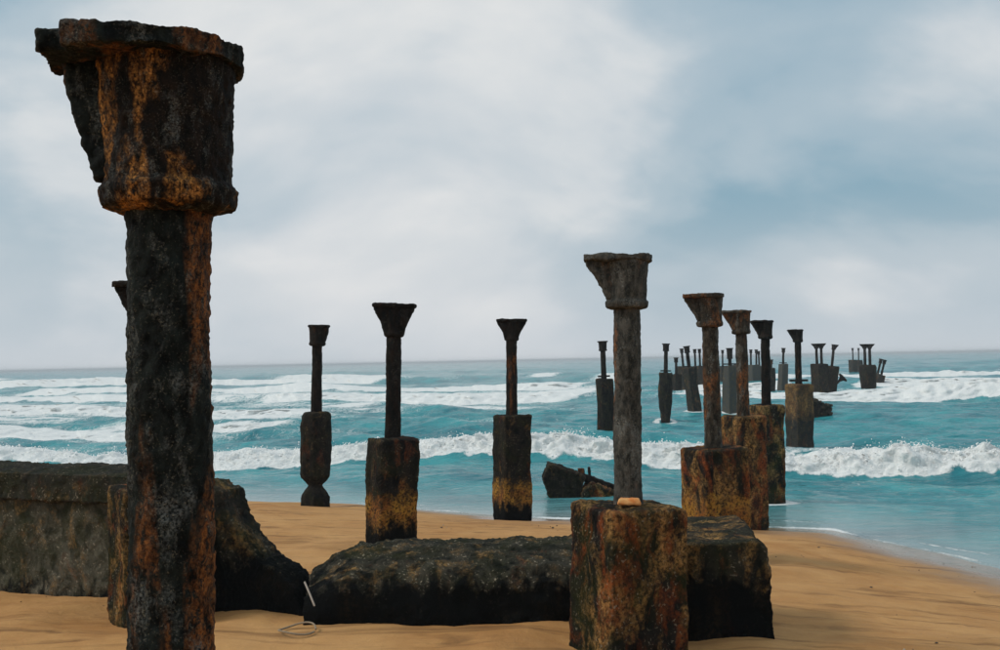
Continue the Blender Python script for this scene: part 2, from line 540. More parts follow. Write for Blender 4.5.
# ------------------------------------------------------------------ sea
def water_mat():
    M = Mat('sea_water')
    tc = N(M.n, 'ShaderNodeTexCoord')
    M.v = tc.outputs['Object']
    fo = N(M.n, 'ShaderNodeAttribute', attribute_name='foam').outputs['Fac']
    dp = N(M.n, 'ShaderNodeAttribute', attribute_name='depth').outputs['Fac']
    n1 = M.noise(0.35, 5, 0.6, 0.5)
    n2 = M.noise(1.6, 8, 0.72, 0.6, (1.3, 0.75, 1), (2, 4, 0))
    n3 = M.noise(7.0, 8, 0.75, 0.4, (1.2, 0.8, 1), (1, 6, 0))
    rip = M.noise(1.9, 6, 0.62, 0.4, (0.7, 1.5, 1), (1, 1, 0))
    rip2 = M.noise(0.30, 5, 0.6, 0.4, (0.7, 1.5, 1), (6, 1, 0))
    base = M.mix(M.ramp(n1, [(0.35, 0.0), (0.65, 1.0)]), (0.008, 0.165, 0.205), (0.045, 0.325, 0.350))
    shallow = M.ramp(dp, [(0.0, 1.0), (0.16, 0.55), (0.6, 0.0)])
    base = M.mix(M.math('MULTIPLY', shallow, 0.75), base, (0.27, 0.30, 0.29))
    # foam: the attribute says how much, the noise breaks it into lace
    lace = M.math('MULTIPLY_ADD', n3, 0.55, M.math('MULTIPLY', n2, 0.55))
    fm = M.math('ADD', fo, M.math('MULTIPLY', M.math('SUBTRACT', lace, 0.54), 1.45))
    fm = M.ramp(fm, [(0.36, 0.0), (0.62, 1.0)])
    fcol = M.mix(M.ramp(n3, [(0.3, 0.0), (0.7, 1.0)]), (0.70, 0.75, 0.75), (0.90, 0.90, 0.88))
    base = M.mix(fm, base, fcol)
    M.set('Base Color', base)
    M.set('Roughness', M.math('MULTIPLY_ADD', fm, 0.7, 0.12))
    M.set('IOR', 1.33)
    M.set('Specular IOR Level', M.math('MULTIPLY_ADD', fm, -0.35, 0.5))
    b1 = M.bump(M.math('MULTIPLY_ADD', rip2, 2.2, rip), 0.8, 0.2)
    M.l.new(M.ramp(dp, [(0.02, 0.12), (0.55, 0.8)]), b1.node.inputs['Strength'])
    M.set('Normal', M.bump(M.math('MULTIPLY', n3, fm), 0.6, 0.06, b1))
    return M.m

BREAKERS = [  # v0, height, front width, back width, wander, foam length, [(u, broken amount)...]
    dict(v=36.3, tilt=0.07, A=0.66, f=0.9, b=2.6, w=1.2, L=3.4, seed=1, cov=[(-60, .55), (-32, .75), (-25, .95), (-17, .9), (-12, .85), (-4, 1), (0, 1.1), (8, 1.0), (16, .8), (40, .6)]),
    dict(v=48.0, A=0.34, f=2.4, b=3.2, w=3.0, L=3.0, seed=2, cov=[(-80, .7), (-38, .55), (-28, .1), (-10, 0), (10, 0), (60, .3)]),
    dict(v=66.0, A=0.62, f=3.0, b=4.2, w=4.0, L=5.0, seed=3, cov=[(-120, .7), (-60, .68), (-42, .55), (-34, .1), (-12, 0), (5, .05), (60, .4)]),
    dict(v=97.0, A=0.95, f=2.6, b=6.0, w=5.0, L=14.0, seed=4, cov=[(-200, .65), (-90, .7), (-60, .68), (-44, .6), (-30, .5), (-14, .85), (0, 1.05), (60, .9)]),
    dict(v=124.0, A=0.95, f=3.4, b=6.0, w=6.0, L=12.0, seed=5, cov=[(-240, .55), (-75, .6), (-58, .62), (-48, .6), (-30, .35), (-10, .8), (80, .8)]),
    dict(v=175.0, A=1.3, f=5.0, b=9.0, w=10.0, L=16.0, seed=6, cov=[(-300, .6), (-140, .9), (-100, .5), (-60, .2), (-20, .55), (60, .7)]),
    dict(v=235.0, A=1.5, f=7.0, b=10.0, w=14.0, L=14.0, seed=7, cov=[(-400, .3), (-150, .5), (-100, .2), (0, .25), (200, .3)]),
    dict(v=330.0, A=1.2, f=9.0, b=14.0, w=20.0, L=12.0, seed=8, cov=[(-600, .2), (400, .15)]),
]
def build_sea():
    r = [15.5]
    while r[-1] < 46: r.append(r[-1] + 0.075)
    while r[-1] < 130: r.append(r[-1] + 0.075 * (r[-1] / 46.0) ** 1.45)
    while r[-1] < 7000: r.append(r[-1] * 1.0125)
    r = np.array(r)
    fine = np.radians(np.arange(-31, 31.01, 0.105))
    side = []
    a, s = math.radians(31), math.radians(0.2)
    while a < math.radians(100):
        s = min(s * 1.12, math.radians(2.0)); a += s; side.append(a)
    side = np.array(side)
    az = np.concatenate([-side[::-1], fine, side])
    AZ, RR = np.meshgrid(az, r)
    X = RR * np.sin(AZ); Y = RR * np.cos(AZ)
    U, V = uv_of(X, Y)
    off = np.clip(V - 22.0, 0, None)
    grow = ss(0, 14, off)
    fade = 1.0 / (1.0 + (RR / 420.0) ** 2)
    z = np.zeros_like(X)
    # wind chop and swell
    rs = random.Random(3)
    for i in range(34):
        lam = 1.2 * (1.17 ** i) * rs.uniform(0.9, 1.1)
        if lam > 60: break
        th = rs.gauss(0, 0.55) 
        kx, ky = math.sin(th), math.cos(th)
        ph = rs.uniform(0, 6.28)
        amp = 0.0145 * lam ** 0.68
        arg = 2 * math.pi / lam * (U * kx + V * ky) + ph + 1.4 * perlin(U / (lam * 3), V / (lam * 3), seed=i)
        w = amp * (1 - np.abs(np.sin(arg / 2)) * 1.6)
        ok = ss(0.35, 1.4, lam / (RR * 0.012 + 0.3))
        z += w * (0.10 + 0.90 * grow) * ok
    z *= 0.85 + 0.35 * ss(110, 60, RR)
    z += 0.05 * grow * fbm(U / 0.9, V / 0.6, oct=3, seed=5) * ss(160, 50, RR)
    foam = np.zeros_like(X)
    rough = np.zeros_like(X)
    push = np.zeros_like(X)
    for b in BREAKERS:
        sd = b['seed'] * 21
        vc = b['v'] + b['w'] * perlin(U / (b['v'] * 0.45), 0 * U + sd * .37, seed=sd) * 1.6 + 0.35 * b['f'] * fbm(U / (b['f'] * 2.2), 0 * U + .3, oct=3, seed=sd + 1)
        vc = vc + b.get('tilt', 0.0) * np.clip(U + 13, -30, 30)
        cov = np.interp(U, [c[0] for c in b['cov']], [c[1] for c in b['cov']])
        cov = np.clip(cov + 0.45 * fbm(U / (b['v'] * 0.16), V / (b['v'] * 0.5), oct=3, seed=sd + 2), 0, 1.15)
        s = V - vc
        ampn = b['A'] * (0.80 + 0.50 * perlin(U / (b['v'] * 0.17), 0 * U + 4.4, seed=sd + 3)) * (0.65 + 0.35 * np.clip(cov, 0, 1))
        prof = np.where(s < 0, np.exp(-(s / b['f']) ** 2), np.exp(-(s / b['b']) ** 2))
        z += ampn * prof
        # trough in front
        z -= 0.22 * ampn * np.exp(-((s + 2.6 * b['f']) / (1.6 * b['f'])) ** 2)
        n = fbm(U / (b['f'] * 1.6), V / (b['f'] * 1.6), oct=4, seed=sd + 4)
        front = ss(-1.75 * b['f'], -1.05 * b['f'], s + 0.5 * b['f'] * n)
        back = 1 - ss(b['L'] * 0.12, b['L'] * 0.62, s + 0.35 * b['L'] * n)
        tail = (1 - ss(b['L'] * 0.3, b['L'] * 2.2, s)) * ss(0, 1, s)
        core = front * back * ss(0.30, 0.62, cov)
        foam = np.maximum(foam, core * (1.0 + 0.3 * ss(45, 85, RR)))
        foam = np.maximum(foam, 0.40 * tail * ss(0.25, 0.8, cov) + 0.10 * tail)
        rough = np.maximum(rough, core * b['A'] * np.exp(-np.abs(s) / (b['f'] * 2.4)))
        push += core * np.exp(-((s + 0.2 * b['f']) / b['f']) ** 2) * b['f'] * 0.5
    # loose foam drifting between the breakers, thicker away from the piers
    drift = fbm(U / 9.0, V / 4.0, oct=4, seed=40)
    left = ss(-14, -46, U)
    foam = np.maximum(foam, (0.19 + 0.44 * left) * ss(33, 46, V) * ss(220, 90, V) * (0.75 + 0.7 * drift))
    foam = np.maximum(foam, 0.26 * ss(0.05, 0.7, drift) * ss(23, 26, V) * ss(37, 33, V))
    tb = fbm(U / 0.75, V / 0.75, z / 0.5, oct=4, seed=50, billow=True, gain=0.58)
    tbf = fbm(U / 1.7, V / 1.7, oct=2, seed=53, billow=True)
    fk = ss(60, 38, RR)
    tb = tb * fk + tbf * (1 - fk)
    big = fbm(U / 2.3, V / 2.3, oct=3, seed=52, billow=True)
    fz = fbm(U / 0.28, V / 0.28, oct=3, seed=57, billow=True, gain=0.6)
    z += rough * (0.18 * tb + 0.30 * big + 0.07 * fz * fk) * (0.35 + 0.65 * ss(75, 45, RR))
    # waves die out in the swash
    sz = sand_z(X, Y)
    zl = SEA + 0.02 + z * (0.12 + 0.88 * ss(0, 9, off))
    zl += 0.03 * perlin(U / 5.0, V / 3.0, seed=61) * ss(12, 0, off)
    depth = zl - sz
    edge = np.exp(-((depth - 0.015) / 0.022) ** 2)
    edge2 = np.exp(-((depth - 0.12 - 0.05 * perlin(U / 2.0, V / 2.0, seed=70)) / 0.02) ** 2)
    foam = np.maximum(foam, 0.80 * edge * (0.62 + 0.75 * perlin(U / 1.6, V / 1.6, seed=71)))
    foam = np.maximum(foam, 0.55 * edge2 * ss(-0.2, 0.3, perlin(U / 3.0, V / 2.0, seed=72)))
    X2 = X - nx_ * push * (0.6 + 0.5 * tb); Y2 = Y - ny_ * push * (0.6 + 0.5 * tb)
    for o_ in D.values():
        rr = np.hypot(X - o_.location.x, Y - o_.location.y)
        foam = np.maximum(foam, 0.72 * np.exp(-((rr - 0.55) / (0.22 + 0.35 * perlin(U / 0.8, V / 0.8, seed=90) ** 2)) ** 2) * (RR < 120))
    foam = np.clip(foam, 0, 1.2) * (0.35 + 0.65 / (1 + (RR / 600) ** 2))
    me = grid_mesh('sea', np.stack([X2, Y2, zl], -1), {'foam': foam, 'depth': np.clip(depth, 0, 2)})
    o = link('sea', me, water_mat())
    # spray flung off the breaking crests
    rg = np.random.RandomState(11)
    cand = np.nonzero(((rough > 0.22) & (RR < 60)).reshape(-1))[0]
    wgt = (rough.reshape(-1)[cand] ** 2)
    idx = rg.choice(cand, 15000, p=wgt / wgt.sum())
    C0 = np.stack([X2.reshape(-1)[idx], Y2.reshape(-1)[idx], zl.reshape(-1)[idx]], -1)
    scl = rough.reshape(-1)[idx]
    clump = fbm(U.reshape(-1)[idx] / 1.1, V.reshape(-1)[idx] / 1.1, oct=2, seed=77)
    up = rg.exponential(0.06, len(idx)) * (0.3 + 1.6 * np.clip(clump, 0, 1)) * (0.6 + scl)
    C0[:, 2] += up; C0[:, :2] += rg.normal(0, 0.08, (len(idx), 2))
    size = rg.gamma(2.0, 0.005, len(idx)) * (0.7 + C0[:, 1] / 70.0) + 0.004
    octa = np.array([(1, 0, 0), (-1, 0, 0), (0, 1, 0), (0, -1, 0), (0, 0, 1), (0, 0, -1)], dtype=float)
    tri = np.array([(0, 2, 4), (2, 1, 4), (1, 3, 4), (3, 0, 4), (2, 0, 5), (1, 2, 5), (3, 1, 5), (0, 3, 5)])
    Vv = (C0[:, None, :] + octa[None] * size[:, None, None] * rg.uniform(0.6, 1.4, (len(idx), 1, 3))).reshape(-1, 3)
    Ff = (tri[None] + 6 * np.arange(len(idx))[:, None, None]).reshape(-1, 3)
    sm = bpy.data.meshes.new('sea_spray')
    sm.from_pydata(Vv.tolist(), [], Ff.tolist())
    sm.polygons.foreach_set('use_smooth', np.ones(len(sm.polygons), dtype=bool))
    fmat = Mat('spray'); fmat.set('Base Color', (0.9, 0.91, 0.9)); fmat.set('Roughness', 0.8)
    so = link('sea_spray', sm, fmat.m)
    so['kind'] = 'stuff'; so['label'] = 'white spray flying off the breaking waves'
    o['kind'] = 'structure'; o['label'] = 'teal sea with white breakers rolling in'
    return o

# ------------------------------------------------------------------ piles
M_IRON = dict(
    big=iron_mat('rusted_iron_near', rust=0.80, grey=0.6, size=0.5, streak=0.14, brown=(0.016, 0.021, 0.019), edgew=0.3),
    bigcap=iron_mat('flaking_rust_iron', rust=0.78, grey=0.6, size=0.36, vivid=(0.72, 0.33, 0.08), edgew=0.3),
    warm=iron_mat('rusted_iron_brown', rust=0.62, grey=1.0, dark=(0.013, 0.013, 0.011), size=1.0, brown=(0.062, 0.050, 0.037), edgew=0.3),
    grey=iron_mat('grey_weathered_iron', rust=0.3, grey=1.0, dark=(0.020, 0.022, 0.020), size=0.9, brown=(0.088, 0.084, 0.073), edgew=0.4),
    dark=iron_mat('blackened_iron', rust=0.25, grey=0.12, size=1.4),
    far=iron_mat('dark_iron', rust=0.1, grey=0.1, dark=(0.008, 0.008, 0.009), size=2.0))
M_CON = dict(
    a=concrete_mat('stained_concrete', ochre=0.72, rust=0.7, green=0.75, pale=0.6),
    rusty=concrete_mat('rust_stained_concrete', ochre=0.95, rust=0.85, green=0.3, pale=0.3),
    rustband=concrete_mat('rust_and_ochre_concrete', ochre=0.9, rust=0.85, green=0.3, pale=0.3, band=(0.3, 0.45, 0.80, 1.0)),
    tide=concrete_mat('tide_marked_concrete', ochre=0.18, rust=0.25, green=0.35, pale=0.3, band=(0.25, 0.42, 0.62, 0.85), algae_shade=0.26),
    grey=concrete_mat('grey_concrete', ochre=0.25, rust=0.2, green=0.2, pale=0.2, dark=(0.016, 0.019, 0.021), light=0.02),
    capped=concrete_mat('grey_concrete_brown_top', ochre=0.15, rust=0.1, green=0.2, pale=0.2, dark=(0.022, 0.026, 0.03), light=0.02, band=(1.1, 1.5, 2.95, 3.0), bandcols=((0.30, 0.175, 0.065), (0.12, 0.062, 0.03))),
    dark=concrete_mat('dark_wet_concrete', ochre=0.12, rust=0.1, green=0.3, pale=0.2),
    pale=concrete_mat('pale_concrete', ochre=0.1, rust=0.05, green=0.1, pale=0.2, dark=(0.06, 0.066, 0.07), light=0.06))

SCOUR = []
def plate_outline(wing, back=0.21, half=0.21, ext=0.37, chip=0.0, seed=0):
    """half-round on the plain sides, squared-off tongue where the bracket carries it"""
    pts = []
    if wing == 'one':          # tongue towards -X
        for k in range(13):
            a = -math.pi / 2 + math.pi * k / 12
            pts.append((back * math.cos(a), half * math.sin(a) * 1.05))
        pts += [(-ext * 0.55, half), (-ext, half * 0.72), (-ext * 1.02, -half * 0.68), (-ext * 0.6, -half * 1.02)]
    elif wing == 'both':
        pts = [(-ext, -half * 0.7), (-ext * 0.4, -half), (ext * 0.4, -half), (ext, -half * 0.7),
               (ext, half * 0.7), (ext * 0.4, half), (-ext * 0.4, half), (-ext, half * 0.7)]
    else:
        for k in range(16):
            a = 2 * math.pi * k / 16
            pts.append((back * 1.1 * math.cos(a), back * 1.1 * math.sin(a)))
    return pts

def pile(label, capx, captop, footx, blocktop, base, d, side, rot=24, wing='one', wdir=180, iron='dark', con='tide',
         voxel=None, sr=0.115, collar=False, block=True, caph=0.46, twin=0.0, extra=0.0, lean_y=0.0, seed=0,
         round_block=False, block_taper=1.0, neck=None, cap_ext=0.37, group='ruined pier piles', capscale=1.0, base_drop=0.25, back=0.215, half=0.21, follow=0.3, capiron=None, br_top=0.95, br_th=None, outline=None):
    """one pile: pixel rows for its head, block top and foot, d its distance; capx, footx the axis at the head and at the block top"""
    top = at(capx, captop, d); bt = at(footx, blocktop, d); bs = at(footx, base, d)
    # follow the same lean down to the base
    lean = (top.x - bt.x) / max(0.2, top.z - bt.z)
    origin = Vector((bt.x - lean * (bt.z - bs.z) * follow, d, bs.z))
    ang = math.atan2(top.x - origin.x, top.z - origin.z)
    P = empty('pier_pile', origin, (lean_y, ang, 0))
    tag(P, label, 'pile', group)
    ht = (top.z - origin.z) / math.cos(ang)
    hb = (bt.z - origin.z)
    near = voxel is not None
    wd = math.radians(wdir)
    rotm = Matrix.Rotation(wd - math.pi, 4, 'Z')
    mi = M_IRON[iron]
    mc = M_IRON[capiron or iron]
    shafts = [0.0] if not twin else [-twin / 2, twin / 2]
    cs = capscale
    for si, sx in enumerate(shafts):
        zb, zt = hb - 0.06 if block else -0.5, ht - caph * 0.9
        if near:
            nseg = max(14, int(2 * math.pi * sr / voxel)); nz = max(8, int((zt - zb) / (voxel * 1.3)))
        else:
            nseg, nz = 10, 7
        prof = []
        for k in range(nz + 1):
            t = k / nz
            r = sr * (1.06 - 0.08 * t) * (1 + 0.10 * math.exp(-t * 14))
            prof.append((zb + (zt - zb) * t, r))
        sh = lathe(prof, nseg, sx)
        crust(sh, [(5, 0.011, 0.5, False), (22, 0.004, 0.6, True)] + ([(48, 0.005, 0.7, False), (110, 0.003, 0.8, False)] if near else []), seed + 3 + si)
        link('shaft', sh, mi, P)
        # cap: a socket drum with a lip, a flange plate and the brackets that carry it
        z0 = ht - caph
        fl = 0.055 * cs
        rs_ = 0.178 * cs if wing != 'both' else 0.15 * cs
        drum = lathe([(z0 - 0.015, rs_ * 0.80), (z0, rs_ * 1.03), (z0 + 0.05, rs_ * 1.08), (z0 + 0.066, rs_ * 0.97), (z0 + caph * 0.5, rs_ * 0.99), (ht - fl * 0.6, rs_ * 1.09)], 28 if near else 10, sx)
        if near:
            drum = remesh(drum, voxel)
            crust(drum, [(4, 0.008, 1, False), (16, 0.004, 0.7, False), (45, 0.004, 1, False), (100, 0.003, 1, False)], seed + 5)
        C = link('pile_cap', drum, mc, P)
        ext = cap_ext * cs
        pl = slab([(x * 1.0 + sx, y) for x, y in (outline or plate_outline(wing, back * cs, half * cs, ext))], ht - fl, ht)
        pl.transform(rotm if not sx else Matrix.Identity(4))
        if near:
            pl = remesh(pl, voxel * 0.8)
            crust(pl, [(5, 0.018, 1, False), (17, 0.006, 1, False), (45, 0.005, 1, False)], seed + 7)
        link('flange', pl, mi, C)
        sides = {'one': [-1], 'both': [-1, 1], 'none': []}[wing]
        for sg in sides:
            z_ = z0 + 0.03 if wing == 'both' else z0 + 0.07
            outl = [(-0.02, z_), (sg * rs_ * 0.96, z_), (sg * rs_ * 1.2, z_ + (ht - z_) * 0.28), (sg * ext * br_top, ht - fl * 1.4), (sg * ext * br_top, ht - fl * 0.5), (-0.02, ht - fl * 0.5)]
            if sg > 0: outl = outl[::-1]
            br = prism([(x + sx, z) for x, z in outl], br_th or half * 1.1 * cs)
            br.transform(rotm if not sx else Matrix.Identity(4))
            if near:
                br = remesh(br, voxel)
                crust(br, [(6, 0.012, 1, False), (18, 0.006, 1, False), (45, 0.005, 1, False)], seed + 9)
            link('bracket', br, mi, C)
    if collar:
        zc = hb + 0.09
        cb = bm_mesh(box_bm(0.62 * side / 0.7, 0.16, zc, zc + 0.08, rot=math.radians(4)))
        link('collar', cb, mi, P)
    if block:
        bw = side
        if round_block:
            prof = [(-base_drop, bw * 0.40), (0.0, bw * 0.42), (hb * 0.35, bw * 0.56), (hb * 0.8, bw * 0.60), (hb * 0.96, bw * 0.57), (hb, bw * 0.48)]
            bme = lathe(prof, 26 if near else 12)
        elif neck:
            prof = [(-base_drop, bw * 0.60), (0.0, bw * 0.62), (neck * 0.45, bw * 0.60), (neck * 0.8, bw * 0.44), (neck, bw * 0.27), (neck * 1.12, bw * 0.34), (neck * 1.55, bw * 0.64), (hb * 0.55, bw * 0.67), (hb * 0.95, bw * 0.65), (hb, bw * 0.56)]
            bme = lathe(prof, 8)
        else:
            bme = bm_mesh(box_bm(bw, bw, -base_drop, hb, block_taper, 0.035 if near else 0.05, math.radians(rot)))
        if twin and not neck:
            bme.transform(Matrix.Diagonal((1.15, 1, 1, 1)))
        if near:
            vx = max(voxel * 1.4, 0.016)
            bme = remesh(bme, vx)
            crust(bme, [(1.6, 0.030, 0.8, False), (5, 0.016, 0.8, False), (14, 0.006, 1, True), (42, 0.006, 1, False)], seed + 11)
        else:
            bm = bmesh.new(); bm.from_mesh(bme)
            bmesh.ops.subdivide_edges(bm, edges=bm.edges, cuts=2, use_grid_fill=True)
            bm.to_mesh(bme); bm.free()
            crust(bme, [(1.5, 0.085, 0.7, False), (5, 0.04, 1, False)], seed + 11)
        link('concrete_base', bme, M_CON[con], P)
    return P

D = {}
# row that starts beside the viewer
D['A0'] = pile('tall thick rusted iron pile with flared head and orange rust patches, no base in view', 167.5, 51, 172.5, 650, 1225, 3.0, 0.6, follow=1.0, sr=0.1115, wing='one', wdir=180, iron='big', voxel=0.0075, block=False, caph=0.448, seed=1, cap_ext=0.33, capiron='bigcap', br_top=0.78, br_th=0.20, outline=[(0.215, 0.0), (0.19, -0.13), (0.08, -0.25), (-0.10, -0.29), (-0.19, -0.27), (-0.205, -0.20), (-0.275, -0.22), (-0.315, -0.05), (-0.29, 0.15), (-0.10, 0.22), (0.12, 0.20)])
D['A1'] = pile('grey iron pile with orange brick piece on its broad mottled concrete base', 626.5, 255.5, 626.5, 505, 648, 9.4, 0.757, rot=23, iron='grey', con='a', voxel=0.014, seed=12, wdir=176)
D['A2'] = pile('brown iron pile on rust red block rising behind the black broken slab', 709, 294, 713.5, 447, 560, 15.3, 0.71, rot=21, iron='warm', con='rustband', voxel=0.02, seed=23, wdir=174, base_drop=0.5)
D['A3'] = pile('reddish iron pile with bright orange rust splash on its block at the water edge', 740.5, 310.5, 743.5, 416, 527, 21.3, 0.66, rot=21, iron='warm', con='rusty', voxel=0.026, seed=34, wdir=174, base_drop=0.5)
D['A4'] = pile('blackened iron pile on tall brown crusted block standing in shallow wash', 765, 320.5, 765.5, 405, 500, 27.3, 0.66, rot=22, iron='dark', con='a', voxel=0.03, seed=45, wdir=174, base_drop=0.6)
D['A5'] = pile('black pile with cross collar on rounded block, brown above and grey below', 797.5, 329.5, 798.5, 384, 452, 39.5, 0.74, iron='dark', con='capped', voxel=0.035, seed=56, wdir=174, collar=True, rot=20, base_drop=0.6)
# middle row
D['B0'] = pile('pile half hidden behind the tall thick pile, its squared base beside the broken wall', 148, 282, 148, 486, 622, 10.8, 0.66, rot=33, wing='both', iron='dark', con='a', voxel=0.016, seed=61, wdir=180, cap_ext=0.31)
D['B1'] = pile('black funnel headed pile on block with yellow ochre tide band, behind the fallen beam', 394.5, 304, 391, 438, 545, 16.5, 0.635, rot=27, wing='both', iron='dark', con='tide', voxel=0.02, seed=72, caph=0.50, cap_ext=0.325)
D['B2'] = pile('black funnel headed pile on tall narrow block at the edge of the wash', 511.5, 319, 511, 415, 518, 23.0, 0.645, rot=24, wing='both', iron='dark', con='tide', voxel=0.026, seed=83, caph=0.46, cap_ext=0.33)
# outer row
D['C1'] = pile('black pile on block eaten through to a thin neck near its foot', 317.5, 325, 315, 412, 505, 24.1, 0.53, wing='one', wdir=0, iron='dark', con='dark', voxel=0.028, seed=94, neck=0.42, cap_ext=0.26, base_drop=0.4)

far = [  # label, capx, captop, footx, blocktop, base, d, side, options
    ('slim black pile with cross collar on straight dark block, alone in the surf', 602.5, 341, 604.5, 379, 437, 50, 0.62, dict(collar=True, con='dark', wing='none', base_drop=0.8)),
    ('black pile with cross collar on block worn to a point at the water', 666, 343.5, 665, 373, 418, 65, 0.72, dict(collar=True, con='dark', wing='none', neck=None, round_block=True, base_drop=0.3)),
    ('low sunken pile head beside the block worn to a point', 676, 357.5, 676, 374, 397, 100, 0.74, dict(con='dark', wing='none', base_drop=0.8)),
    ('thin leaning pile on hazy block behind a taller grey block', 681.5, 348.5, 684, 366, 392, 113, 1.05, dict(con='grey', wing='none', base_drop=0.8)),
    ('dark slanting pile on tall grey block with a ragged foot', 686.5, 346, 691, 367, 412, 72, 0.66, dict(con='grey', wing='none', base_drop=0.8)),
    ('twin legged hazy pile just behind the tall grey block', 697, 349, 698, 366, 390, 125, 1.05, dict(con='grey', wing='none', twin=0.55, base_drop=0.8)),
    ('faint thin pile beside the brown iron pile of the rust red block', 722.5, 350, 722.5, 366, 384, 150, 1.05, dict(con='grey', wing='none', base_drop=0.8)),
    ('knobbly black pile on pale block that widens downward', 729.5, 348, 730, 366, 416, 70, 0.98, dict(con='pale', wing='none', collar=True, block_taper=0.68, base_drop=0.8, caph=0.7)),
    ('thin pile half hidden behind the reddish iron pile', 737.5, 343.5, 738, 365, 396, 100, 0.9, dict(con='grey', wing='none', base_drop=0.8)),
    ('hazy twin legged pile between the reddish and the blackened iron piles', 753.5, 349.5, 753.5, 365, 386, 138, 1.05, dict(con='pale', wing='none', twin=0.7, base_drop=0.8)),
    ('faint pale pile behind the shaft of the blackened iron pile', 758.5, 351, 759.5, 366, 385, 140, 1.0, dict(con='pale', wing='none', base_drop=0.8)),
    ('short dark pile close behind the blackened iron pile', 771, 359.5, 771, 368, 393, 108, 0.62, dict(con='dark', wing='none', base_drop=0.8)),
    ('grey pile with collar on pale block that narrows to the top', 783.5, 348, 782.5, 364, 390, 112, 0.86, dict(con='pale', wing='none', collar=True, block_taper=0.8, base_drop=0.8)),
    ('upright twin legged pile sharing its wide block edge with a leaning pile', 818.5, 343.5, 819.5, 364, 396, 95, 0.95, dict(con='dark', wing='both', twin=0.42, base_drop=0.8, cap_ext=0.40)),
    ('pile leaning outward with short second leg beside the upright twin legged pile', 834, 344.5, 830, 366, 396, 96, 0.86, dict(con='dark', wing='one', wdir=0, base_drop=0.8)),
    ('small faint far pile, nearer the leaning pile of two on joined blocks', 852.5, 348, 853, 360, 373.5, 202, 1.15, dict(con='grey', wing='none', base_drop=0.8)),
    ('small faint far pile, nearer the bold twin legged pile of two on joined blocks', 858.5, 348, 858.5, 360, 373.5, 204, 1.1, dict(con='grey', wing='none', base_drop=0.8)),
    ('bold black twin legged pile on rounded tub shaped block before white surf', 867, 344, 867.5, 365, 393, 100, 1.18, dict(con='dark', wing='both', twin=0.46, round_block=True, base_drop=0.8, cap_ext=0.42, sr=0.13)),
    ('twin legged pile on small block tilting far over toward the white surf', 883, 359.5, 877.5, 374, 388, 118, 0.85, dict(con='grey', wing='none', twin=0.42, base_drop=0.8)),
]
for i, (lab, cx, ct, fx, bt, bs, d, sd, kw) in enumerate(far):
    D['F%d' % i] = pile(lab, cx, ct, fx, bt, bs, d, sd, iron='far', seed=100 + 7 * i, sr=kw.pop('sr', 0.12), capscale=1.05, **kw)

# ------------------------------------------------------------------ fallen concrete on the beach
M_WALL = concrete_mat('weathered_wall_concrete', ochre=0.35, rust=0.1, green=0.6, pale=0.9, dark=(0.035, 0.036, 0.024), light=0.12, algae_shade=0.16)
M_BROKEN = concrete_mat('broken_wall_concrete', ochre=0.45, rust=0.1, green=0.6, pale=0.6, dark=(0.010, 0.012, 0.012), light=0.03, algae_shade=0.72)  # same wall, darker low front: shade of the turned end put into the colour
M_RUBBLE = concrete_mat('algae_shade_concrete', ochre=0.5, rust=0.05, green=0.6, pale=0.9, dark=(0.016, 0.018, 0.013), light=0.05, algae_shade=0.50)  # beam front blackened in the colour: algae tone with its shade painted in
M_SLAB = concrete_mat('slab_concrete', ochre=0.95, rust=0.35, green=0.5, pale=0.5, dark=(0.012, 0.013, 0.012), light=0.02, algae_shade=0.66)
M_COPE = concrete_mat('rough_coping_concrete', ochre=0.1, rust=0.05, green=0.5, pale=0.6, dark=(0.022, 0.024, 0.022), light=0.03)

def placed_prism(p0, p1, outline, thick, voxel, layers, seed):
    """outline in (distance along p0->p1, height); thickness goes away from the viewer"""
    ax_ = Vector((p1.x - p0.x, p1.y - p0.y, 0)); L = ax_.length
    ang = math.atan2(ax_.y, ax_.x)
    me = prism([(a * L, z) for a, z in outline], thick)
    me.transform(Matrix.Translation((0, thick / 2, 0)))
    me = remesh(me, voxel)
    crust(me, layers, seed)
    return me, ang
ROUGH = [(1.3, 0.035, 1, False), (4, 0.028, 1, False), (13, 0.010, 1, True), (34, 0.009, 1, False), (70, 0.006, 1, False)]

# broken sea wall on the left
wl0 = at(-140, 575, 13.4); wl1 = at(301, 613, 10.75)
zg = -2.62
W = empty('broken_sea_wall', (wl0.x, wl0.y, zg))
tag(W, 'long mottled concrete wall with rough dark coping, broken away in a slope at one end', 'wall')
me, ang = placed_prism(wl0, wl1, [(0, -0.3), (0.72, -0.3), (0.72, 1.20), (0, 1.20)],
                       0.85, 0.026, [(1.3, 0.03, 1, False), (4, 0.02, 1, False), (12, 0.010, 1, True), (36, 0.005, 1, False)], 201)
W.rotation_euler = (0, 0, ang)
link('wall_face', me, M_WALL, W)
me, _ = placed_prism(wl0, wl1, [(0.66, -0.3), (1.01, -0.3), (1.01, 0.16), (0.99, 0.40), (0.965, 0.54), (0.93, 0.64), (0.90, 0.82), (0.876, 1.04), (0.858, 1.34), (0.82, 1.42), (0.66, 1.40)],
                     0.40, 0.022, [(1.3, 0.035, 1, False), (4, 0.03, 1, False), (11, 0.012, 1, True), (34, 0.010, 1, False), (70, 0.006, 1, False)], 203)
me.transform(Matrix.Translation((0, -0.05, 0)))
link('broken_end', me, M_BROKEN, W)
me, _ = placed_prism(wl0, wl1, [(-0.005, 1.15), (0.705, 1.15), (0.71, 1.40), (0.70, 1.47), (-0.005, 1.45)], 1.1, 0.026, ROUGH, 207)
me.transform(Matrix.Translation((0, -0.09, 0)))
link('coping', me, M_COPE, W)

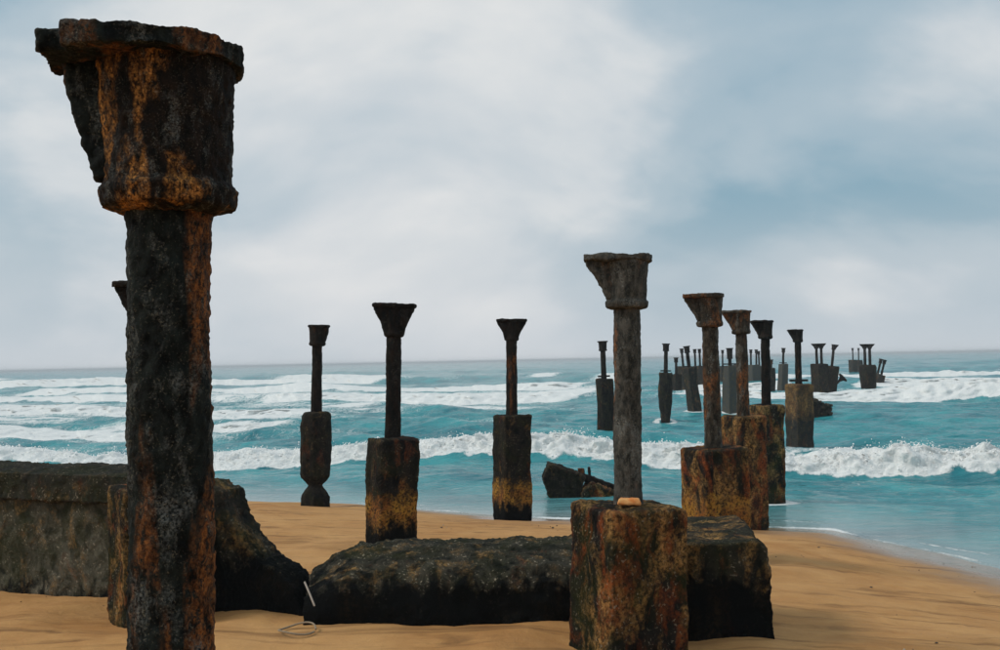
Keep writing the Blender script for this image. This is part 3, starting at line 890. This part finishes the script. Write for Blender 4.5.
# long fallen beam
b0 = at(303, 626, 10.25); b1 = at(640, 628, 10.35)
B = empty('fallen_beam', (b0.x, b0.y, min(b0.z, b1.z)))
tag(B, 'long fallen concrete beam lying on the sand, black front and crusted top', 'beam')
def beam_mesh():
    L = (b1 - b0).length
    secs = []
    bm = bmesh.new()
    n = 14
    for k in range(n + 1):
        t = k / n
        hgt = 0.745 - 0.01 * t
        if t < 0.16: hgt = 0.50 + (0.745 - 0.50) * (t / 0.16) ** 0.8
        prof = [(0.0, -0.3), (0.0, 0.25), (0.02, hgt - 0.28), (0.10, hgt - 0.16), (0.55, hgt), (0.98, hgt), (1.05, 0.3), (1.0, -0.3)]
        secs.append([bm.verts.new((t * L, y, z)) for y, z in prof])
    m = len(secs[0])
    for k in range(n):
        for i in range(m):
            j = (i + 1) % m
            bm.faces.new((secs[k][i], secs[k + 1][i], secs[k + 1][j], secs[k][j]))
    bm.faces.new(secs[0]); bm.faces.new(list(reversed(secs[-1])))
    me = remesh(bm_mesh(bm), 0.024)
    return crust(me, ROUGH, 221)
bo = link('beam_body', beam_mesh(), M_RUBBLE, B)
B.rotation_euler = (0, 0, math.atan2(b1.y - b0.y, b1.x - b0.x))

# black broken slab beside the mottled base
s0 = at(668, 646, 9.75); s1 = at(776, 646, 9.65)
S = empty('broken_slab', (s0.x, s0.y, s0.z))
tag(S, 'squat broken concrete slab with black front and ochre crusted top beside the mottled base', 'slab')
me, ang = placed_prism(s0, s1, [(0, -0.35), (1.02, -0.35), (1.0, 0.05), (0.93, 0.86), (0.86, 0.93), (0.0, 0.90)], 1.7, 0.022,
                       [(1.3, 0.025, 1, False), (4, 0.02, 1, False), (12, 0.008, 1, True), (36, 0.007, 1, False)], 231)
link('slab_body', me, M_SLAB, S)
S.rotation_euler = (0, 0, ang)

# orange brick piece on the mottled base
bp = at(629, 500, 9.2)
bm = box_bm(0.21, 0.12, 0, 0.055, 0.8, 0.010, math.radians(-8))
me = crust(remesh(bm_mesh(bm), 0.012), [(9, 0.006, 1, False), (40, 0.004, 1, False)], 241)
M = Mat('orange_brick'); M.coords()
M.set('Base Color', M.mix(M.ramp(M.noise(14, 5), [(0.4, 0.0), (0.6, 1.0)]), (0.60, 0.20, 0.045), (0.66, 0.36, 0.13))); M.set('Roughness', 0.9)
o = link('brick_piece', me, M.m); o.location = (bp.x, bp.y, bp.z - 0.04)
tag(o, 'broken orange brick piece at the foot of the grey shaft', 'brick')
BRICK_MAT = M.m

# wreck of a toppled block in the wash
def toppled():
    d = 28.8
    o0 = at(572, 494, d)
    T = empty('toppled_pile_block', o0)
    tag(T, 'toppled dark concrete block with iron shaft slanting down into the wash', 'block')
    def loc(zx, zy):
        p = at(520 + zx / 8.333, 440 + zy / 8.333, d)
        return (p.x - o0.x, p.z - o0.z)
    pts = [loc(*q) for q in ((255, 520), (215, 400), (190, 305), (235, 188), (330, 215), (540, 292), (500, 420), (490, 520))]
    me = crust(remesh(prism(pts[::-1], 0.75), 0.03), [(2, 0.03, 1, False), (8, 0.025, 1, True)], 251)
    link('block', me, M_CON['dark'], T)
    pts = [loc(*q) for q in ((470, 262), (560, 288), (800, 380), (900, 425), (900, 470), (700, 405), (480, 330))]
    me = crust(remesh(prism(pts[::-1], 0.24), 0.025), [(6, 0.02, 1, False)], 252)
    link('shaft', me, M_IRON['dark'], T)
    for q, w in (((480, 235), 55), ((562, 222), 24)):
        pts = [loc(*p) for p in (q, (q[0] + w, q[1]), (q[0] + w + 6, q[1] + 90), (q[0] + 8, q[1] + 70))]
        link('stub', crust(remesh(prism(pts[::-1], 0.16), 0.025), [(6, 0.012, 1, False)], 253), M_IRON['dark'], T)
    pts = [loc(*q) for q in ((490, 520), (520, 400), (585, 335), (650, 345), (700, 395), (800, 410), (830, 520))]
    link('rubble', crust(remesh(prism(pts[::-1], 0.9), 0.035), [(3, 0.06, 1, False), (9, 0.04, 1, True)], 254), M_CON['a'], T)
toppled()

# fallen pile and rocks further out
def fallen():
    d = 96
    p0 = at(829, 390, d); p1 = at(842.5, 378, d)
    P = empty('fallen_pile', p0)
    tag(P, 'fallen iron pile slanting out of the water with its flared head upward', 'pile', 'ruined pier piles')
    v = p1 - p0
    q = v.to_track_quat('Z', 'Y').to_matrix().to_4x4()
    L = v.length
    sh = lathe([(-0.8, 0.11), (L * 0.5, 0.12), (L - 0.25, 0.115)], 10); sh.transform(q); link('shaft', sh, M_IRON['far'], P)
    hd = lathe([(L - 0.35, 0.13), (L - 0.1, 0.24), (L, 0.46), (L + 0.08, 0.48)], 12); hd.transform(q); link('pile_cap', hd, M_IRON['far'], P)
fallen()
def rock(label, pts, d, thick, seed, con='dark'):
    o0 = at(sum(p[0] for p in pts) / len(pts), max(p[1] for p in pts), d)
    loc = [(at(x, y, d).x - o0.x, at(x, y, d).z - o0.z) for x, y in pts]
    me = crust(remesh(prism(loc[::-1], thick), 0.05), [(1.5, 0.12, 1, False), (5, 0.08, 1, True)], seed)
    o = link('broken_block', me, M_CON[con]); o.location = o0
    tag(o, label, 'rubble')
rock('jagged dark rubble heap in the water beside the rounded collared block', [(806, 419), (808, 402), (816, 399), (822, 404), (829, 405), (827, 412), (831, 419)], 63.5, 1.2, 261)
rock('small dark rubble lump barely above the water near the jagged heap', [(829.5, 419), (830, 415), (834, 413.5), (837.5, 415), (838, 419)], 64, 0.5, 262)

# stick and rope by the beam end
def tube(name, pts, r, mat, seg=8):
    cu = bpy.data.curves.new(name, 'CURVE'); cu.dimensions = '3D'
    sp = cu.splines.new('NURBS'); sp.points.add(len(pts) - 1); sp.use_endpoint_u = True; sp.order_u = 4
    for p, q in zip(sp.points, pts): p.co = (*q, 1)
    cu.bevel_depth = r; cu.bevel_resolution = 2; cu.resolution_u = 6; cu.use_fill_caps = True
    o = bpy.data.objects.new('tmp', cu); COL.objects.link(o)
    me = bpy.data.meshes.new_from_object(o.evaluated_get(bpy.context.evaluated_depsgraph_get()))
    bpy.data.objects.remove(o)
    return link(name, me, mat)
MS = Mat('bleached_wood'); MS.coords()
MS.set('Base Color', MS.mix(MS.noise(30, 4, 0.6, 0, (1, 1, .1)), (0.24, 0.20, 0.16), (0.52, 0.47, 0.40))); MS.set('Roughness', 0.8)
MR = Mat('old_rope'); MR.coords()
MR.set('Base Color', MR.mix(MR.noise(60, 4), (0.16, 0.11, 0.07), (0.36, 0.29, 0.20))); MR.set('Roughness', 0.95)
a, b, c = at(304.5, 582, 10.0), at(309, 592, 9.95), at(314.5, 606, 9.9)
tag(tube('stick', [a, a.lerp(b, .6), b.lerp(c, .4), c], 0.009, MS.m), 'bleached white stick leaning on the end of the fallen beam', 'stick')
ga = at(297, 616, 9.9)
gz = float(sand_z(ga.x, ga.y))
pts = []
for k in range(15):
    t = k / 14 * 2 * math.pi * 0.96
    pts.append((ga.x + 0.17 * math.cos(t), ga.y + 0.20 * math.sin(t), gz + 0.015 + 0.04 * math.sin(t * 1.0 + 0.6) ** 2))
tag(tube('rope_loop', pts, 0.009, MR.m), 'thin loop of old rope lying on sand by the beam end', 'rope')

for k in ('A1', 'B0', 'B1', 'B2', 'C1', 'A2'):
    o = D[k]; SCOUR.append((o.location.x, o.location.y, 0.75, 0.08))
build_sand()
def pebbles():
    rg = np.random.RandomState(5)
    n = 900
    x = rg.uniform(-7, 9, n); y = rg.uniform(5.5, 21, n)
    keep = fbm(x / 1.6, y / 1.6, oct=2, seed=33) > 0.02
    x, y = x[keep], y[keep]
    z = sand_z(x, y)
    sz = rg.gamma(1.6, 0.0035, len(x)) + 0.003
    octa = np.array([(1, 0, 0), (-1, 0, 0), (0, 1, 0), (0, -1, 0), (0, 0, .6), (0, 0, -.6)], dtype=float)
    tri = np.array([(0, 2, 4), (2, 1, 4), (1, 3, 4), (3, 0, 4), (2, 0, 5), (1, 2, 5), (3, 1, 5), (0, 3, 5)])
    Vv = (np.stack([x, y, z + sz * 0.3], -1)[:, None] + octa[None] * sz[:, None, None] * rg.uniform(0.5, 1.8, (len(x), 1, 3))).reshape(-1, 3)
    me = bpy.data.meshes.new('beach_debris')
    me.from_pydata(Vv.tolist(), [], (tri[None] + 6 * np.arange(len(x))[:, None, None]).reshape(-1, 3).tolist())
    P_ = Mat('shell_bits'); P_.coords(False)
    P_.set('Base Color', P_.ramp(P_.noise(9, 2), [(0.45, (0.05, 0.035, 0.025)), (0.55, (0.16, 0.10, 0.06)), (0.66, (0.5, 0.44, 0.36))])); P_.set('Roughness', 0.8)
    o = link('beach_debris', me, P_.m)
    o['kind'] = 'stuff'; o['label'] = 'tiny shell bits and pebbles strewn on the sand'
pebbles()
build_sea()

# ------------------------------------------------------------------ haze
def haze():
    x0, x1, y0, y1, z0, z1 = -7600, 7600, -1200, 7600, -60, 1.6
    bm = bmesh.new()
    bmesh.ops.create_cube(bm, size=1.0)
    for v in bm.verts:
        v.co = ((v.co.x + .5) * (x1 - x0) + x0, (v.co.y + .5) * (y1 - y0) + y0, (v.co.z + .5) * (z1 - z0) + z0)
    me = bm_mesh(bm)
    m = bpy.data.materials.new('sea_haze'); m.use_nodes = True
    n, l = m.node_tree.nodes, m.node_tree.links
    n.clear()
    out = N(n, 'ShaderNodeOutputMaterial')
    pv = N(n, 'ShaderNodeVolumePrincipled')
    pv.inputs['Color'].default_value = (0.86, 0.92, 0.96, 1)
    pv.inputs['Density'].default_value = 0.0005
    l.new(pv.outputs[0], out.inputs['Volume'])
    o = link('haze', me, m)
    o['kind'] = 'stuff'; o['label'] = 'thin pale sea haze over the water'
haze()
